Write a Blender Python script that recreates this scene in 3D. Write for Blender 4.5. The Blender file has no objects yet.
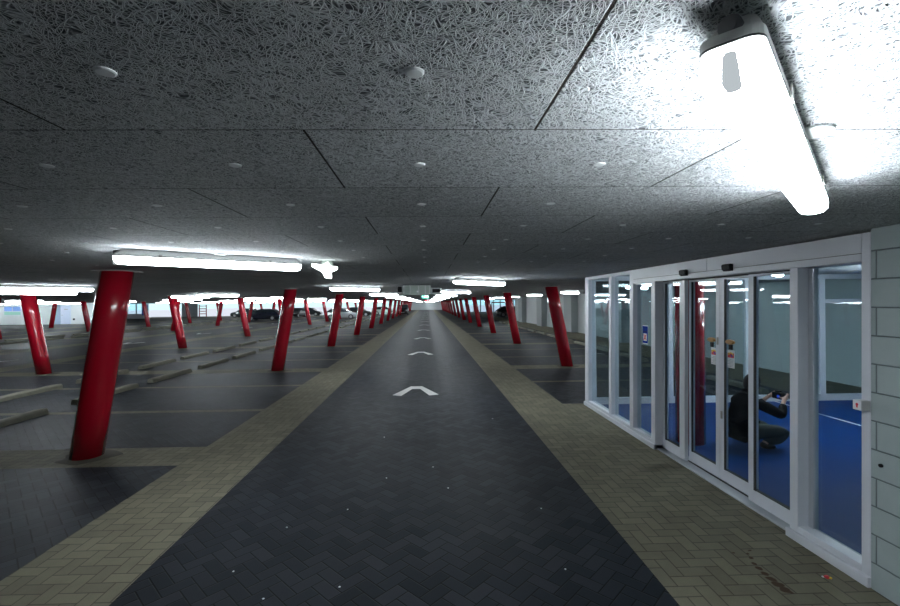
import bpy, bmesh, math, random
from mathutils import Vector, Matrix
random.seed(7)
sc = bpy.context.scene
col = sc.collection
PI = math.pi
CEIL = 2.405          # underside of the ceiling boards
CAM_H = 1.94
LEAN = 0.011          # the glazed front leans out by this much

# ------------------------------------------------------------------ helpers
def link(o, parent=None):
    col.objects.link(o)
    if parent is not None:
        o.parent = parent
    return o

def tag(o, label=None, cat=None, group=None, kind=None):
    if label: o['label'] = label
    if cat: o['category'] = cat
    if group: o['group'] = group
    if kind: o['kind'] = kind
    return o

def empty(name, loc=(0, 0, 0), rz=0.0):
    o = bpy.data.objects.new(name, None)
    o.empty_display_size = 0.2
    link(o)
    o.location = loc
    o.rotation_euler = (0, 0, rz)
    return o

def box(bm, x0, x1, y0, y1, z0, z1, mi=0):
    vs = [bm.verts.new((x, y, z)) for z in (z0, z1) for y in (y0, y1) for x in (x0, x1)]
    for f in ((0, 2, 3, 1), (4, 5, 7, 6), (0, 1, 5, 4), (2, 6, 7, 3), (0, 4, 6, 2), (1, 3, 7, 5)):
        fc = bm.faces.new([vs[i] for i in f]); fc.material_index = mi
    return vs

def loft(bm, rings, closed=True, caps=True, mi=0, smooth=False):
    """rings: lists of 3-D points of equal length"""
    vv = [[bm.verts.new(p) for p in r] for r in rings]
    n = len(rings[0])
    for a, b in zip(vv[:-1], vv[1:]):
        for i in range(n if closed else n - 1):
            j = (i + 1) % n
            f = bm.faces.new((a[i], a[j], b[j], b[i])); f.material_index = mi; f.smooth = smooth
    if caps:
        f = bm.faces.new(list(reversed(vv[0]))); f.material_index = mi
        f = bm.faces.new(vv[-1]); f.material_index = mi
    return vv

def ring(cx, cy, z, r, n=24, ry=None):
    ry = r if ry is None else ry
    return [(cx + r * math.cos(2 * PI * i / n), cy + ry * math.sin(2 * PI * i / n), z) for i in range(n)]

def cyl(bm, p0, p1, r, n=16, mi=0, r1=None, smooth=True):
    p0, p1 = Vector(p0), Vector(p1)
    r1 = r if r1 is None else r1
    d = (p1 - p0).normalized()
    a = d.orthogonal().normalized(); b = d.cross(a)
    R = lambda p, rr: [tuple(p + (a * math.cos(2 * PI * i / n) + b * math.sin(2 * PI * i / n)) * rr) for i in range(n)]
    return loft(bm, [R(p0, r), R(p1, r1)], mi=mi, smooth=smooth)

def obj(name, bm, mats, parent=None, bevel=0.0, seg=2, recalc=True):
    if recalc:
        bmesh.ops.recalc_face_normals(bm, faces=bm.faces[:])
    me = bpy.data.meshes.new(name)
    bm.to_mesh(me); bm.free()
    for m in (mats if isinstance(mats, (list, tuple)) else [mats]):
        me.materials.append(m)
    o = bpy.data.objects.new(name, me)
    link(o, parent)
    if bevel:
        b = o.modifiers.new('bevel', 'BEVEL'); b.width = bevel; b.segments = seg; b.limit_method = 'ANGLE'
    return o

def boxes(name, lst, mats, parent=None, bevel=0.0, kind=None):
    bm = bmesh.new()
    for b in lst: box(bm, *b)
    o = obj(name, bm, mats, parent, bevel)
    if kind: o['kind'] = kind
    return o

def copy_tree(o, parent=None):
    c = o.copy(); col.objects.link(c)
    if parent is not None: c.parent = parent
    for ch in list(o.children): copy_tree(ch, c)
    return c

ONES = 'first second third fourth fifth sixth seventh eighth ninth tenth eleventh twelfth thirteenth fourteenth fifteenth sixteenth seventeenth eighteenth nineteenth twentieth'.split()
def nth(i):
    i += 1
    if i <= 20: return ONES[i - 1]
    if i == 30: return 'thirtieth'
    return ('twenty-' if i < 30 else 'thirty-') + ONES[i % 10 - 1]

# ------------------------------------------------------------------ materials
class G:
    """small builder for math in a node tree"""
    def __init__(self, name):
        self.mat = bpy.data.materials.new(name)
        self.mat.use_nodes = True
        self.nt = self.mat.node_tree
        self.nt.nodes.clear()
        self.out = self.nt.nodes.new('ShaderNodeOutputMaterial')
    def node(self, t, **kw):
        n = self.nt.nodes.new(t)
        for k, v in kw.items(): setattr(n, k, v)
        return n
    def put(self, sock, v):
        if isinstance(v, bpy.types.NodeSocket): self.nt.links.new(v, sock)
        else: sock.default_value = v
    def m(self, op, *a, clamp=False):
        n = self.node('ShaderNodeMath', operation=op, use_clamp=clamp)
        for i, v in enumerate(a): self.put(n.inputs[i], v)
        return n.outputs[0]
    def add(self, a, b): return self.m('ADD', a, b)
    def sub(self, a, b): return self.m('SUBTRACT', a, b)
    def mul(self, a, b): return self.m('MULTIPLY', a, b)
    def lt(self, a, b): return self.m('LESS_THAN', a, b)
    def gt(self, a, b): return self.m('GREATER_THAN', a, b)
    def mx(self, a, b): return self.m('MAXIMUM', a, b)
    def mn(self, a, b): return self.m('MINIMUM', a, b)
    def ab(self, a): return self.m('ABSOLUTE', a)
    def sel(self, f, a, b): return self.add(b, self.mul(f, self.sub(a, b)))     # f ? a : b
    def step(self, v, lo, hi):
        n = self.node('ShaderNodeMapRange', interpolation_type='SMOOTHSTEP')
        self.put(n.inputs[0], v); n.inputs[1].default_value = lo; n.inputs[2].default_value = hi
        return n.outputs[0]
    def coords(self):
        t = self.node('ShaderNodeTexCoord')
        s = self.node('ShaderNodeSeparateXYZ'); self.put(s.inputs[0], t.outputs['Object'])
        return t.outputs['Object'], s.outputs
    def vec(self, x, y, z=0.0):
        n = self.node('ShaderNodeCombineXYZ')
        for i, v in enumerate((x, y, z)): self.put(n.inputs[i], v)
        return n.outputs[0]
    def noise(self, v, scale, detail=2.0, rough=0.5, dist=0.0, dims='3D'):
        n = self.node('ShaderNodeTexNoise', noise_dimensions=dims)
        self.put(n.inputs['Vector'], v); n.inputs['Scale'].default_value = scale
        n.inputs['Detail'].default_value = detail; n.inputs['Roughness'].default_value = rough
        n.inputs['Distortion'].default_value = dist
        return n.outputs[0]
    def mix(self, f, a, b):
        n = self.node('ShaderNodeMix', data_type='RGBA')
        self.put(n.inputs[0], f)
        for i, v in ((6, a), (7, b)):
            self.put(n.inputs[i], v if isinstance(v, bpy.types.NodeSocket) else (*v, 1.0))
        return n.outputs[2]
    def bump(self, h, strength=0.5, dist=0.01):
        n = self.node('ShaderNodeBump'); self.put(n.inputs['Height'], h)
        n.inputs['Strength'].default_value = strength; n.inputs['Distance'].default_value = dist
        return n.outputs[0]
    def bsdf(self, color=(0.5, 0.5, 0.5), rough=0.5, metal=0.0, normal=None, spec=0.5, coat=0.0, emit=None, es=0.0):
        n = self.node('ShaderNodeBsdfPrincipled')
        self.put(n.inputs['Base Color'], color if isinstance(color, bpy.types.NodeSocket) else (*color, 1.0))
        self.put(n.inputs['Roughness'], rough); self.put(n.inputs['Metallic'], metal)
        self.put(n.inputs['Specular IOR Level'], spec)
        n.inputs['Coat Weight'].default_value = coat; n.inputs['Coat Roughness'].default_value = 0.08
        if normal is not None: self.put(n.inputs['Normal'], normal)
        if emit:
            n.inputs['Emission Color'].default_value = (*emit, 1); n.inputs['Emission Strength'].default_value = es
        self.nt.links.new(n.outputs[0], self.out.inputs[0])
        return self.mat

def flat(name, color, rough=0.5, metal=0.0, var=0.12, scale=8.0, coat=0.0, bump=0.0, spec=0.5):
    g = G(name)
    v, _ = g.coords()
    n = g.noise(v, scale, 4.0, 0.6)
    c = g.mix(n, tuple(x * (1 - var) for x in color), tuple(min(1, x * (1 + var)) for x in color))
    nb = g.bump(g.noise(v, scale * 8, 3.0), bump, 0.003) if bump else None
    r = g.add(g.mul(n, 0.12), max(0.0, rough - 0.06))
    return g.bsdf(c, r, metal, nb, spec, coat)

def emitter(name, color, strength):
    g = G(name)
    n = g.node('ShaderNodeEmission')
    n.inputs[0].default_value = (*color, 1); n.inputs[1].default_value = strength
    g.nt.links.new(n.outputs[0], g.out.inputs[0])
    return g.mat

def glass_mat(name, tint, ior=1.25):
    g = G(name)
    fr = g.node('ShaderNodeFresnel'); ge = g.node('ShaderNodeNewGeometry')
    g.put(fr.inputs[0], g.sel(ge.outputs['Backfacing'], 1.0 / ior, ior))
    t = g.node('ShaderNodeBsdfTransparent'); t.inputs[0].default_value = (*tint, 1)
    gl = g.node('ShaderNodeBsdfGlossy'); gl.inputs['Roughness'].default_value = 0.0
    gl.inputs['Color'].default_value = (0.95, 0.98, 1, 1)
    mx = g.node('ShaderNodeMixShader')
    g.nt.links.new(fr.outputs[0], mx.inputs[0]); g.nt.links.new(t.outputs[0], mx.inputs[1]); g.nt.links.new(gl.outputs[0], mx.inputs[2])
    g.nt.links.new(mx.outputs[0], g.out.inputs[0])
    return g.mat

def herring(g, x, y, w, rot):
    """herringbone of 2:1 pavers of width w; returns (distance to joint in metres, random value per paver)"""
    c, s = math.cos(rot) / w, math.sin(rot) / w
    u = g.add(g.mul(x, c), g.mul(y, s)); v = g.sub(g.mul(y, c), g.mul(x, s))
    i, j = g.m('FLOOR', u), g.m('FLOOR', v)
    fx, fy = g.sub(u, i), g.sub(v, j)
    k = g.m('FLOORED_MODULO', g.add(g.sub(i, j), 0.01), 4.0)
    is0 = g.lt(k, 0.5); is1 = g.mul(g.gt(k, 0.5), g.lt(k, 1.5)); is2 = g.mul(g.gt(k, 1.5), g.lt(k, 2.5)); is3 = g.gt(k, 2.5)
    hor = g.lt(k, 1.5)
    ex, ey = g.mn(fx, g.sub(1.0, fx)), g.mn(fy, g.sub(1.0, fy))
    dh = g.mn(ey, g.mn(g.add(fx, g.mul(g.sub(1.0, is0), 9.0)), g.add(g.sub(1.0, fx), g.mul(g.sub(1.0, is1), 9.0))))
    dv = g.mn(ex, g.mn(g.add(fy, g.mul(g.sub(1.0, is3), 9.0)), g.add(g.sub(1.0, fy), g.mul(g.sub(1.0, is2), 9.0))))
    d = g.mul(g.sel(hor, dh, dv), w)
    wn = g.node('ShaderNodeTexWhiteNoise', noise_dimensions='2D')
    g.put(wn.inputs[0], g.vec(g.sub(i, is1), g.add(j, is3)))
    return d, wn.outputs[0]

def floor_material():
    g = G('block_paving')
    v, (x, y, z) = g.coords()
    # lane pattern, repeated every 15.4 m
    u = g.ab(g.sub(g.m('FLOORED_MODULO', g.add(x, 0.25 + 7.7), 15.4), 7.7))
    yy = g.sub(g.m('FLOORED_MODULO', g.add(g.sub(y, 5.78), 3.65), 7.3), 3.65)
    band = g.mul(g.gt(u, 1.835), g.lt(u, 2.80))
    stall = g.gt(u, 2.79)
    thick = g.lt(g.ab(yy), 0.35)
    thin = g.mul(g.lt(g.ab(g.sub(g.ab(yy), 2.43)), 0.08), g.gt(y, 4.5))
    lines = g.mul(stall, g.mx(thick, thin))
    front = g.mul(g.mul(g.gt(x, 2.4), g.lt(y, 8.3)), g.lt(x, 3.3))
    edge = g.mul(g.gt(x, 7.55), g.lt(x, 9.5))
    light = g.m('MINIMUM', g.add(g.add(band, lines), g.add(front, edge)), 1.0)
    dd, rd = herring(g, x, y, 0.105, PI / 4)
    dl, rl = herring(g, x, y, 0.105, 0.0)
    d = g.sel(light, dl, dd); r = g.sel(light, rl, rd)
    joint = g.step(d, 0.0015, 0.007)
    big = g.noise(v, 0.55, 5.0, 0.6); mid = g.noise(v, 6.0, 4.0, 0.6); fine = g.noise(v, 160.0, 2.0)
    dark_c = g.mix(r, (0.012, 0.0148, 0.020), (0.026, 0.030, 0.038))
    light_c = g.mix(r, (0.145, 0.134, 0.098), (0.190, 0.174, 0.127))
    c = g.mix(light, dark_c, light_c)
    wear = g.add(0.62, g.mul(g.add(g.mul(big, 0.5), g.mul(mid, 0.5)), 0.76))
    wear = g.mul(wear, g.add(0.8, g.mul(fine, 0.4)))
    # brown spill on the light pavers in front of the entrance
    wx = g.add(x, g.mul(g.sub(g.noise(v, 14.0, 3.0), 0.5), 0.06)); wy = g.add(y, g.mul(g.sub(g.noise(v, 11.0, 3.0), 0.5), 0.06))
    sm = None
    for (sx, sy, sr) in STAIN:
        e = g.sub(g.m('SQRT', g.add(g.m('POWER', g.ab(g.sub(wx, sx)), 2.0), g.m('POWER', g.ab(g.sub(wy, sy)), 2.0))), sr)
        sm = e if sm is None else g.mn(sm, e)
    stain = g.sub(1.0, g.step(sm, -0.004, 0.006))
    n = g.node('ShaderNodeMix', data_type='RGBA', blend_type='MULTIPLY'); n.inputs[0].default_value = 1.0
    g.put(n.inputs[6], c); g.put(n.inputs[7], g.vec(wear, wear, wear))
    c = g.mix(g.sel(light, g.add(0.45, g.mul(joint, 0.55)), joint), (0.004, 0.004, 0.004), n.outputs[2])
    c = g.mix(g.mul(stain, 0.92), c, (0.055, 0.030, 0.018))
    h = g.add(g.mul(joint, 1.0), g.add(g.mul(r, 0.25), g.mul(fine, 0.18)))
    nb = g.bump(h, 0.5, 0.004)
    rough = g.sel(light, 0.7, g.add(0.46, g.mul(mid, 0.18)))
    return g.bsdf(c, rough, 0.0, nb, 0.07)

def ceiling_material():
    g = G('wood_wool_board')
    v, (x, y, z) = g.coords()
    wn = g.node('ShaderNodeTexNoise', noise_dimensions='2D'); g.put(wn.inputs['Vector'], v)
    wn.inputs['Scale'].default_value = 14.0; wn.inputs['Detail'].default_value = 1.0
    sw = g.node('ShaderNodeSeparateColor'); g.put(sw.inputs[0], wn.outputs['Color'])
    wx = g.add(x, g.mul(g.sub(sw.outputs[0], 0.5), 0.036)); wy = g.add(y, g.mul(g.sub(sw.outputs[1], 0.5), 0.036))
    h = None
    for i, a in enumerate((0.15, 0.72, 1.25, 1.85, 2.4, 2.9)):
        c, s = math.cos(a), math.sin(a)
        p = g.add(g.mul(wx, c), g.mul(wy, s)); q = g.sub(g.mul(wy, c), g.mul(wx, s))
        n = g.noise(g.vec(g.add(g.mul(p, 13.0), 7.3 * i), g.add(g.mul(q, 66.0), 3.1 * i)), 1.0, 0.0, 0.5, 0.0, '2D')
        fr = g.m('FRACT', g.add(g.mul(n, 3.4), 0.13 * i))
        rdg = g.sub(1.0, g.mul(g.ab(g.sub(fr, 0.5)), 4.6))
        rdg = g.mul(g.m('MAXIMUM', rdg, 0.0), 0.66 + 0.34 * ((i * 5) % 6) / 5)
        h = rdg if h is None else g.mx(h, rdg)
    strand = g.step(h, 0.10, 0.85)
    # board joints: rows 0.59 m deep, boards 1.2 m long, staggered
    row = g.m('FLOOR', g.m('DIVIDE', y, 0.59))
    fy = g.sub(y, g.mul(row, 0.59)); ey = g.mn(fy, g.sub(0.59, fy))
    off = g.mul(g.m('FLOORED_MODULO', g.add(row, 1.01), 2.0), 0.62)
    fx = g.m('FLOORED_MODULO', g.sub(g.sub(x, 0.29), off), 1.24); ex = g.mn(fx, g.sub(1.24, fx))
    jx = g.sub(1.0, g.step(ex, 0.0022, 0.0048)); jy = g.sub(1.0, g.step(ey, 0.0012, 0.0038))
    joint = g.mx(jx, g.mul(jy, 0.9))
    bv = g.node('ShaderNodeTexWhiteNoise', noise_dimensions='2D')
    g.put(bv.inputs[0], g.vec(row, g.m('FLOOR', g.m('DIVIDE', g.sub(g.sub(x, 0.29), off), 1.24))))
    big = g.noise(v, 1.1, 3.0)
    c = g.mix(strand, (0.105, 0.11, 0.117), (0.66, 0.68, 0.69))
    tone = g.add(0.80, g.add(g.mul(bv.outputs[0], 0.14), g.mul(big, 0.22)))
    n = g.node('ShaderNodeMix', data_type='RGBA', blend_type='MULTIPLY'); n.inputs[0].default_value = 1.0
    g.put(n.inputs[6], c); g.put(n.inputs[7], g.vec(tone, tone, tone))
    c = g.mix(joint, n.outputs[2], (0.022, 0.016, 0.010))
    nb = g.bump(g.sub(h, g.mul(joint, 2.0)), 0.9, 0.004)
    return g.bsdf(c, 0.9, 0.0, nb, 0.2)

def block_wall_material():
    g = G('painted_block')
    v, (x, y, z) = g.coords()
    row = g.m('FLOOR', g.m('DIVIDE', g.sub(z, 0.178), 0.189))
    fz = g.sub(g.sub(z, 0.178), g.mul(row, 0.189)); ez = g.mn(fz, g.sub(0.189, fz))
    off = g.mul(g.m('FLOORED_MODULO', g.add(row, 0.01), 2.0), 0.30)
    fy = g.m('FLOORED_MODULO', g.sub(g.sub(y, 2.83), off), 0.60); ey = g.mn(fy, g.sub(0.60, fy))
    e = g.mn(ez, ey)
    j = g.sub(1.0, g.step(e, 0.002, 0.007))
    n = g.noise(v, 5.0, 5.0, 0.6)
    c = g.mix(n, (0.32, 0.385, 0.395), (0.41, 0.475, 0.485))
    c = g.mix(j, c, (0.15, 0.18, 0.19))
    nb = g.bump(g.add(g.mul(j, -1.0), g.mul(g.noise(v, 120.0, 3.0), 0.06)), 0.8, 0.008)
    return g.bsdf(c, 0.6, 0.0, nb, 0.4)

# points of the brown spill
STAIN = [(2.41, 3.245, 0.013), (2.38, 3.175, 0.018), (2.375, 3.115, 0.02), (2.37, 3.055, 0.022), (2.365, 2.995, 0.026), (2.365, 2.935, 0.033), (2.37, 2.875, 0.033), (2.43, 3.295, 0.011), (2.47, 3.335, 0.009), (2.33, 3.315, 0.009)]

M = {}
M['floor'] = floor_material()
M['ceiling'] = ceiling_material()
M['block'] = block_wall_material()
M['red'] = flat('red_gloss_paint', (0.33, 0.002, 0.013), 0.24, 0, 0.10, 3.0, 0.5)
M['plate'] = flat('galvanised_plate', (0.55, 0.56, 0.56), 0.45, 0.2)
M['mortar'] = flat('grey_brown_mortar', (0.065, 0.058, 0.042), 0.9, 0, 0.3, 20, 0, 0.6)
M['frame'] = flat('white_powder_coat', (0.66, 0.68, 0.74), 0.38, 0, 0.03, 3.0)
M['frame_rail'] = flat('silver_anodised_rail', (0.55, 0.58, 0.62), 0.35, 0.4, 0.04)
M['rubber'] = flat('black_rubber', (0.012, 0.012, 0.013), 0.7)
M['black'] = flat('black_plastic', (0.006, 0.006, 0.007), 0.5, spec=0.15)
M['glass'] = glass_mat('clear_pane', (0.80, 0.87, 0.89))
M['glass_far'] = glass_mat('far_pane', (0.80, 0.90, 0.95))
M['lamp_house'] = flat('lamp_housing_grey', (0.75, 0.75, 0.72), 0.45, 0, 0.05)
M['lamp'] = emitter('lit_tube_cover', (0.86, 0.95, 1.0), 25.0)
M['lamp_dim'] = emitter('painted_holder_shade', (0.86, 0.95, 1.0), 0.22)  # weak glow imitating the lampholder's shade on the lit cover
M['gasket'] = flat('dark_gasket', (0.02, 0.02, 0.02), 0.7)
M['gland'] = flat('dark_cable_gland', (0.13, 0.13, 0.135), 0.6)
M['steel'] = flat('steel_clip', (0.35, 0.34, 0.32), 0.4, 0.8)
M['wall_white'] = flat('white_painted_wall', (0.62, 0.65, 0.66), 0.75, 0, 0.06, 1.2, 0, 0.15)
M['wall_grey'] = flat('grey_painted_wall', (0.40, 0.43, 0.46), 0.8, 0, 0.08, 0.8, 0, 0.15)
M['pilaster'] = flat('pilaster_paint', (0.42, 0.46, 0.47), 0.75, 0, 0.06, 1.2)
M['door_paint'] = flat('pale_blue_door_paint', (0.52, 0.58, 0.72), 0.5, 0, 0.04)
M['blue_floor'] = flat('blue_floor_coating', (0.001, 0.035, 0.17), 0.5, 0, 0.12, 4.0, 0, 0.05, 0.1)
M['white_paint'] = flat('white_line_paint', (0.72, 0.72, 0.70), 0.7, 0, 0.15, 30.0)
M['kerb'] = flat('weathered_concrete', (0.20, 0.19, 0.15), 0.9, 0, 0.35, 9.0, 0, 0.6)
M['disc'] = flat('fastener_grey', (0.80, 0.82, 0.82), 0.6)
M['outside'] = flat('pale_outdoor_paving', (0.55, 0.54, 0.60), 0.85, 0, 0.1, 0.4)
M['fan'] = flat('grey_green_sheet_metal', (0.36, 0.41, 0.37), 0.45, 0.3, 0.08)
M['blue_sign'] = flat('blue_sticker', (0.003, 0.04, 0.36), 0.6, 0, 0.05, spec=0.05)
M['white_sign'] = flat('white_sticker', (0.75, 0.76, 0.78), 0.5, 0, 0.03)
M['red_print'] = flat('red_print', (0.62, 0.03, 0.05), 0.5, 0, 0.05)
M['yellow_print'] = flat('yellow_print', (0.80, 0.52, 0.04), 0.5, 0, 0.05)
M['purple_print'] = flat('purple_print', (0.12, 0.02, 0.22), 0.5, 0, 0.05)
M['grey_print'] = flat('grey_print', (0.35, 0.36, 0.38), 0.5, 0, 0.05)
M['tan'] = flat('tan_wood', (0.42, 0.20, 0.045), 0.5, 0, 0.2, 30.0)
M['tyre'] = flat('tyre_rubber', (0.015, 0.015, 0.016), 0.8)
M['hub'] = flat('wheel_alloy', (0.5, 0.5, 0.52), 0.3, 0.8)
M['car_glass'] = flat('dark_car_glass', (0.03, 0.04, 0.05), 0.06, 0, 0.05, 2, 0.6)
M['headlight'] = flat('headlight_lens', (0.75, 0.78, 0.80), 0.12, 0.2)
M['taillight'] = flat('taillight_lens', (0.5, 0.01, 0.01), 0.15)
M['exit_green'] = emitter('lit_green_sign', (0.03, 0.75, 0.52), 1.6)
M['exit_white'] = emitter('lit_white_symbol', (0.9, 1.0, 0.97), 3.0)
M['lit_red'] = emitter('lit_red_sign', (0.9, 0.03, 0.05), 1.4)
M['jacket'] = flat('dark_jacket', (0.003, 0.003, 0.0045), 0.85, 0, 0.25, 18, 0, 0.4, 0.12)
M['trousers'] = flat('olive_grey_trousers', (0.075, 0.084, 0.074), 0.85, 0, 0.2, 20, 0, 0.4, 0.2)
M['skin'] = flat('skin', (0.52, 0.30, 0.22), 0.5, 0, 0.08, 10)
M['hair'] = flat('dark_hair', (0.012, 0.009, 0.008), 0.55, 0, 0.3, 60, 0, 0.6)
M['shoe'] = flat('brown_leather_shoe', (0.045, 0.030, 0.020), 0.5)
M['lens_glass'] = flat('camera_lens', (0.01, 0.015, 0.03), 0.05, 0, 0.05, 2, 1.0)
M['blue_led'] = emitter('lit_blue_screen', (0.02, 0.09, 0.8), 0.35)

# ------------------------------------------------------------------ setting
def structure(name, lst, mat, bevel=0.0, label=None):
    o = boxes(name, lst, mat, None, bevel, 'structure')
    if label: o['label'] = label
    return o

structure('floor', [(-56.5, 26.0, -5.0, 80.0, -0.2, 0.0), (-6.0, 6.0, 80.0, 125.0, -0.2, 0.0)], M['floor'], 0, 'dark and sandy block paving of the car park')
structure('ground', [(-140.0, -6.0, 80.0, 330.0, -0.25, -0.06), (6.0, 140.0, 80.0, 330.0, -0.25, -0.06)], M['outside'], 0, 'pale paving outside beyond the open edge')
ceiling = structure('ceiling', [(-56.5, 26.0, -5.0, 80.0, CEIL, CEIL + 0.35), (-6.0, 6.0, 80.0, 125.0, CEIL, CEIL + 0.35)], M['ceiling'], 0, 'low ceiling of grey wood wool boards')
structure('wall_end', [(-7.0, 7.0, 125.0, 125.3, -0.2, CEIL + 0.35)], M['wall_white'], 0, 'grey wall closing the far end of the lane')
structure('wall_behind', [(-56.5, 26.0, -5.3, -5.0, -0.2, CEIL + 0.35)], M['wall_grey'])
structure('wall_left', [(-56.8, -56.5, -5.0, 51.4, -0.2, CEIL + 0.35)], M['wall_white'])
# white wall with a door and a window at the far left, and its return
structure('wall_far_left', [(-56.5, -36.5, 51.0, 51.3, 0.0, CEIL)], M['wall_white'], 0, 'white wall with a door at the far left')
structure('trim_1', [(-50.2, -48.9, 50.7, 51.0, 0.0, CEIL)], M['wall_white'], 0.01)
structure('wall_corner', [(-43.6, -40.9, 79.4, 79.7, 0.0, CEIL)], M['wall_grey'])
# right wall with pilasters
structure('wall_right', [(9.45, 9.7, -5.0, 47.0, 0.0, CEIL), (9.7, 26.0, 46.75, 47.0, 0.0, CEIL)], M['wall_white'], 0, 'pale wall with pilasters along the stalls')
structure('wall_outer', [(26.0, 26.3, 46.75, 80.0, 0.0, CEIL)], M['wall_white'])
for k, py in enumerate((21.0, 28.1, 35.3, 42.5)):
    structure('pillar', [(9.02, 9.45, py - 0.75, py + 0.75, 0.0, CEIL)], M['pilaster'], 0.01)
# block wall beside the entrance
wr = empty('wall_block'); wr['kind'] = 'structure'; wr.location = (2.95, 0, 0); wr.rotation_euler = (0, LEAN, 0)
wr['label'] = 'pale grey green painted block wall beside the glazed entrance'
bm = bmesh.new(); box(bm, 0.0, 0.19, -5.0, 2.868, 0.0, CEIL + 0.04); obj('masonry', bm, M['block'], wr)
bm = bmesh.new(); cyl(bm, (-0.012, 2.80, 0.845), (0.004, 2.80, 0.845), 0.012, 10); obj('plug', bm, M['black'], wr)
structure('wall_lobby', [(3.2, 9.45, 2.5, 2.72, 0.0, CEIL)], M['wall_white'])
structure('lobby_floor', [(3.10, 9.45, 2.72, 8.30, 0.0, 0.012)], M['blue_floor'], 0, 'blue coated floor inside the glass lobby')
structure('trim_2', [(6.53, 6.56, 2.72, 8.13, 0.012, 0.016)], M['white_paint'], 0, 'thin white line across the blue lobby floor')

# ------------------------------------------------------------------ ceiling fasteners
disc_me = None
for j in range(8):
    Y = 0.885 + 0.59 * j
    for i in range(-6, 7):
        X = -0.02 + 0.61 * i
        if abs(X) > 1.06 * Y + 0.1 or (i, j) in ((1, 0), (2, 0), (2, 1), (2, 2)) or (j > 4 and i > 3): continue
        if disc_me is None:
            bm = bmesh.new()
            loft(bm, [ring(0, 0, 0, 0.020, 20), ring(0, 0, -0.0025, 0.020, 20), ring(0, 0, -0.0045, 0.016, 20), ring(0, 0, -0.0048, 0.006, 20)], smooth=False)
            d = obj('fastener_disc', bm, M['disc'], ceiling); disc_me = d.data
        else:
            d = bpy.data.objects.new('fastener_disc', disc_me); link(d, ceiling)
        d.location = (X, Y, CEIL)

# ------------------------------------------------------------------ lamps
def lamp_section(w, z):           # half outline of the rounded-end tray in plan
    L = 0.77; r = w * 0.55
    pts = []
    for (cx, cy, a0) in ((L - r, w - r, 0), (-L + r, w - r, 90), (-L + r, -w + r, 180), (L - r, -w + r, 270)):
        for k in range(5):
            a = math.radians(a0 + 22.5 * k)
            pts.append((cx + r * math.cos(a), cy + r * math.sin(a), z))
    return pts

def shrink(w, z, dl):
    return [(x * (0.77 - dl) / 0.77, y, z) for (x, y, z) in lamp_section(w, z)]

def make_lamp(full):
    root = empty('ceiling_lamp')
    bm = bmesh.new()
    loft(bm, [shrink(0.028, 0.0, 0.05), shrink(0.032, -0.008, 0.045), shrink(0.041, -0.036, 0.012), shrink(0.045, -0.042, 0.0), shrink(0.045, -0.058, 0.0)], smooth=False)
    obj('housing', bm, M['lamp_house'], root)
    bm = bmesh.new()
    loft(bm, [shrink(0.0442, -0.0615, 0.004), shrink(0.0468, -0.084, 0.004), shrink(0.046, -0.102, 0.012), shrink(0.035, -0.117, 0.025), shrink(0.016, -0.123, 0.04)], smooth=True)
    obj('diffuser', bm, M['lamp'], root)
    if full:
        bm = bmesh.new()
        loft(bm, [shrink(0.0455, -0.058, -0.001), shrink(0.0455, -0.0615, -0.001)])
        obj('gasket', bm, M['gasket'], root)
        bm = bmesh.new()
        cyl(bm, (-0.762, 0, -0.030), (-0.72, 0, -0.024), 0.017, 20); cyl(bm, (-0.768, 0, -0.031), (-0.762, 0, -0.030), 0.010, 16)
        obj('cable_gland', bm, M['gland'], root)
        for sx in (-0.45, 0.45):
            for sy in (-1, 1):
                bm = bmesh.new(); y0, y1 = sorted((sy * 0.0462, sy * 0.050)); box(bm, sx - 0.013, sx + 0.013, y0, y1, -0.065, -0.035)
                obj('clip', bm, M['steel'], root)
        bm = bmesh.new()
        box(bm, -0.7685, -0.728, -0.012, 0.012, -0.1265, -0.070)  # patch over the cover end, painting in the shade of the holder inside
        obj('holder_shade_patch', bm, M['lamp_dim'], root, 0.008)
    return root

lamp_full, lamp_simple = make_lamp(True), make_lamp(False)
lamp_used = {}
def place_lamp(X, Y, label, group, full=False, ang=PI / 4):
    src = lamp_full if full else lamp_simple
    if not lamp_used.get(full): o = src; lamp_used[full] = True
    else: o = copy_tree(src)
    o.location = (X, Y, CEIL - 0.002); o.rotation_euler = (0, 0, ang)
    tag(o, label, 'lamp', group)
    return o

first = place_lamp(1.028, 1.215, 'nearest and largest white tube lamp, on the ceiling by the entrance', 'tube lamps on the ceiling', True, math.radians(44.3))
bm = bmesh.new()
loft(bm, [ring(0.01, -0.045, 0, 0.05, 28), ring(0.01, -0.045, -0.006, 0.05, 28), ring(0.01, -0.045, -0.010, 0.042, 28)])
obj('ceiling_rose', bm, M['disc'], first)
second = place_lamp(-1.89, 4.04, 'long white tube lamp on the ceiling beside the nearest red column', 'tube lamps on the ceiling', True, math.radians(38))
for k in range(1, 17):
    place_lamp(1.05, 1.22 + 7.3 * k, 'white tube lamp on the ceiling, %s along the entrance side of the chevron lane' % nth(k), 'tube lamps on the ceiling', k < 3)
for k in range(1, 16):
    place_lamp(-1.85, 4.04 + 7.5 * k, 'white tube lamp on the ceiling, %s along the far side of the chevron lane' % nth(k), 'tube lamps on the ceiling', k < 3)
place_lamp(0.4, 123.4, 'added white tube lamp, brightening the grey wall at the far end of the lane', 'tube lamps on the ceiling', False, 0.0)  # extra lamp outside the rows, added to brighten the end wall
for n, (X, Y) in enumerate(((6.1, 12.6), (6.2, 18.9), (6.2, 25.2), (6.2, 31.5), (6.2, 37.8), (6.2, 44.1))):
    place_lamp(X, Y, 'white tube lamp over stalls along the pale pilaster wall, %s behind the lobby' % nth(n), 'tube lamps on the ceiling')
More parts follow.
